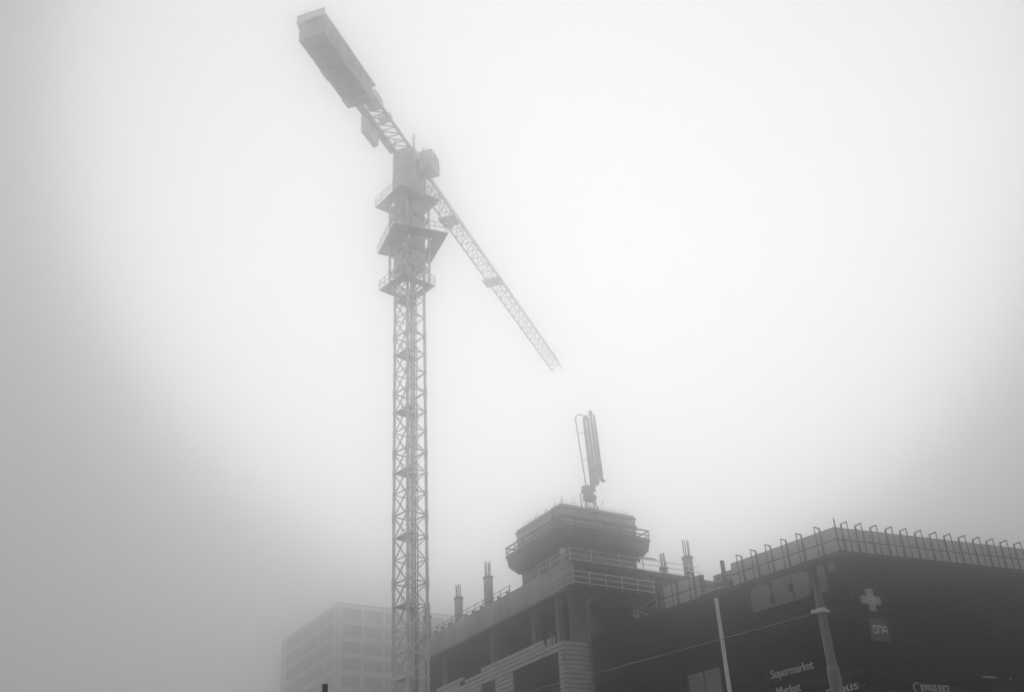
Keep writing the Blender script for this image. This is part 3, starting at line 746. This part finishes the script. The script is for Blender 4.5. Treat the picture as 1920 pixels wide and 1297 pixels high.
# counter jib
ZC = 73.0
cj = MB()
for sy in (-1, 1): cj.bar((-1.2, sy * .8, ZC), (-20.2, sy * .8, ZC), .3, .2)
cj = cj.build('counter_jib', 'crane_grey', crane); cj.rotation_euler = (0, 0, jr)
for i in range(9):
    xa = -1.6 - i * 1.1
    beam('counter_brace', (xa, -.8, ZC), (xa - 1.1, .8, ZC), .1, 'crane_grey', cj); beam('counter_brace', (xa, -.8, ZC), (xa, .8, ZC), .1, 'crane_grey', cj)
cube('walkway', (-10.6, 1.25, ZC + .15), (18.6, .6, .06), 'crane_grey', cj)
for z_ in (ZC + .65, ZC + 1.15): beam('rail', (-1.6, 1.5, z_), (-19.9, 1.5, z_), .05, 'crane_grey', cj)
for i in range(10): cube('rail_post', (-1.7 - i * 2.0, 1.5, ZC + .6), (.06, .06, 1.15), 'crane_grey', cj)
cube('ballast_deck', (-15.4, 0, ZC + .25), (9.7, 2.9, .12), 'crane_grey', cj)
for i in range(7): cube('ballast_block', (-11.4 - i * 1.34, random.uniform(-.06, .06), ZC - .75), (1.2, 2.5, 2.3 - random.uniform(0, .25)), 'ballast', cj)
cube('end_rail', (-20.3, 0, ZC + .5), (.1, 2.7, .9), 'crane_grey', cj)
cube('hoist_winch', (-8.3, 0, ZC + .85), (1.8, 1.3, 1.1), 'crane_grey', cj)
MB().tube((-5.6, -.6, ZC + .8), (-5.6, .6, ZC + .8), .5, n=14).build('hoist_drum', 'crane_grey', cj)
cube('switch_cabinet', (-6.2, 1.35, ZC - .9), (2.6, .6, 1.9), 'crane_grey', cj)
for x_ in (-7.2, -5.2): cube('hanger', (x_, 1.2, ZC), (.1, .12, .5), 'crane_grey', cj)
# hoist rope to the trolley and along the jib
MB().tube((1.5, .1, 73.2), (49, .1, 73.2), .03, n=6).build('hoist_rope', 'dark_steel', crane).rotation_euler = (0, 0, jr)

# ================================================================== FAR TOWER IN THE FOG
FT = Vector((-32.11 * 1.4, 177.11 * 1.4, 0))
ft = root('apartment_tower', FT, AC, 'pale tower block barely showing through the fog beside the crane', 'building')
TH = 75.6
MB().box((18, -17.25, TH / 2), (36, 34.5, TH)).build('wall', 'far_wall', ft)
cube('roof', (18, -17.25, TH + .2), (35.2, 33.6, .4), 'slab', ft)
cube('pilaster', (-.06, -.5, TH / 2), (.6, 1.2, TH - .4), 'far_wall', ft)
for fl in range(8, 19):
    z_ = 1.6 + fl * 3.9
    for i in range(6):
        wn = cube('window', (-.03, -4.2 - i * 5.5, z_ + 1.6), (.1, 4.7, 2.5), 'louvre', ft)
        for k_ in (-.26, .26): cube('pane', (-.55, k_, 0), (.4, .46, .9), 'tower_glass', wn)
    for i in range(6): 
        wn = cube('window', (3.2 + i * 5.3, .03, z_ + 1.6), (4.4, .1, 2.5), 'louvre', ft)
        for k_ in (-.26, .26): cube('pane', (k_, .55, 0), (.46, .4, .9), 'tower_glass', wn)

# ================================================================== STREET POLES AND WIRE
px = (5.31, 19.28)
pole = root('street_pole', Vector((px[0], px[1], 0)), 0, 'weathered stepped steel pole with a pale clamp collar holding a wire', 'pole')
MB().tube((0, 0, .13), (0, 0, 5.66), .125, .108, 24).build('lower_shaft', 'pole', pole)
MB().tube((0, 0, 5.66), (0, 0, 5.72), .108, .088, 24).build('shoulder', 'pole', pole)
MB().tube((0, 0, 5.72), (0, 0, 7.54), .086, .066, 24).build('upper_shaft', 'pole', pole)
MB().tube((0, 0, 7.54), (0, 0, 7.56), .068, .05, 24).build('cap', 'pole', pole)
cl_ = MB().tube((0, 0, 6.66), (0, 0, 6.74), .098, n=24); cl_.build('clamp_collar', 'flag', pole)
MB().box((-.0, .13, 6.69), (.07, .1, .06)).box((0, -.115, 6.69), (.06, .05, .05)).build('clamp_ear', 'flag', pole)
fp = root('flag_pole', Vector((4.58, 25.59, 0)), 0, 'slender white flag pole without a flag in front of the black wall', 'pole')
MB().tube((0, 0, .13), (0, 0, 8.78), .062, .045, 20).build('shaft', 'flag', fp)
MB().tube((0, 0, 8.78), (0, 0, 8.82), .05, .03, 20).build('cap', 'flag', fp)
MB().tube((0, 0, .13), (0, 0, .3), .12, .1, 20).build('base', 'flag', fp)
dp = root('lamp_post', Vector((-4.09, 21.62, 0)), 0, 'dark capped post top rising before the foggy tower', 'post')
MB().tube((0, 0, .13), (0, 0, 6.25), .058, .05, 18).build('shaft', 'dark_steel', dp)
MB().tube((0, 0, 6.25), (0, 0, 6.43), .056, .058, 18).build('cap', 'dark_steel', dp)
# second pole down the street carries the far end of the wire
p2 = (-21.2, 44.4)
pole2 = root('street_pole', Vector((p2[0], p2[1], 0)), 0, 'plain steel pole at the far end of the span wire', 'pole')
MB().tube((0, 0, 0), (0, 0, 7.3), .12, .07, 20).build('shaft', 'pole', pole2)
A_, B_ = Vector((px[0] - .07, px[1] + .07, 6.69)), Vector((p2[0] + .05, p2[1] - .05, 6.85)); NW = 24
wp = []
for i in range(NW + 1):
    t_ = i / NW; p = A_.lerp(B_, t_); p.z -= .35 * 4 * t_ * (1 - t_) * .35; wp.append(p)
tag(MB().path(wp, .007, 6).build('span_wire', 'wire'), 'thin overhead wire strung from the pole collar across the black wall', 'wire')

# ================================================================== HAZE
hz_m = bpy.data.materials.new('fog'); hz_m.use_nodes = True
n = hz_m.node_tree.nodes; n.clear(); l = hz_m.node_tree.links
vo = n.new('ShaderNodeVolumePrincipled'); mo = n.new('ShaderNodeOutputMaterial')
vo.inputs['Color'].default_value = (HAZE_ALBEDO,) * 3 + (1,); vo.inputs['Density'].default_value = HAZE_DENSITY
vo.inputs['Anisotropy'].default_value = HAZE_G; vo.inputs['Density Attribute'].default_value = ''
vo.inputs['Emission Strength'].default_value = 0; vo.inputs['Blackbody Intensity'].default_value = 0
l.new(vo.outputs[0], mo.inputs['Volume'])
me = bpy.data.meshes.new('haze'); x0, x1, y0, y1, z0, z1 = -330, 330, -270, 390, -1.3, 80
me.from_pydata([(x, y, z) for x in (x0, x1) for y in (y0, y1) for z in (z0, z1)], [], [(0, 1, 3, 2), (4, 6, 7, 5), (0, 4, 5, 1), (2, 3, 7, 6), (0, 2, 6, 4), (1, 5, 7, 3)])
bm = bmesh.new(); bm.from_mesh(me); bmesh.ops.recalc_face_normals(bm, faces=bm.faces); bm.to_mesh(me); bm.free()
me.materials.append(hz_m); stuff(link('haze', me))
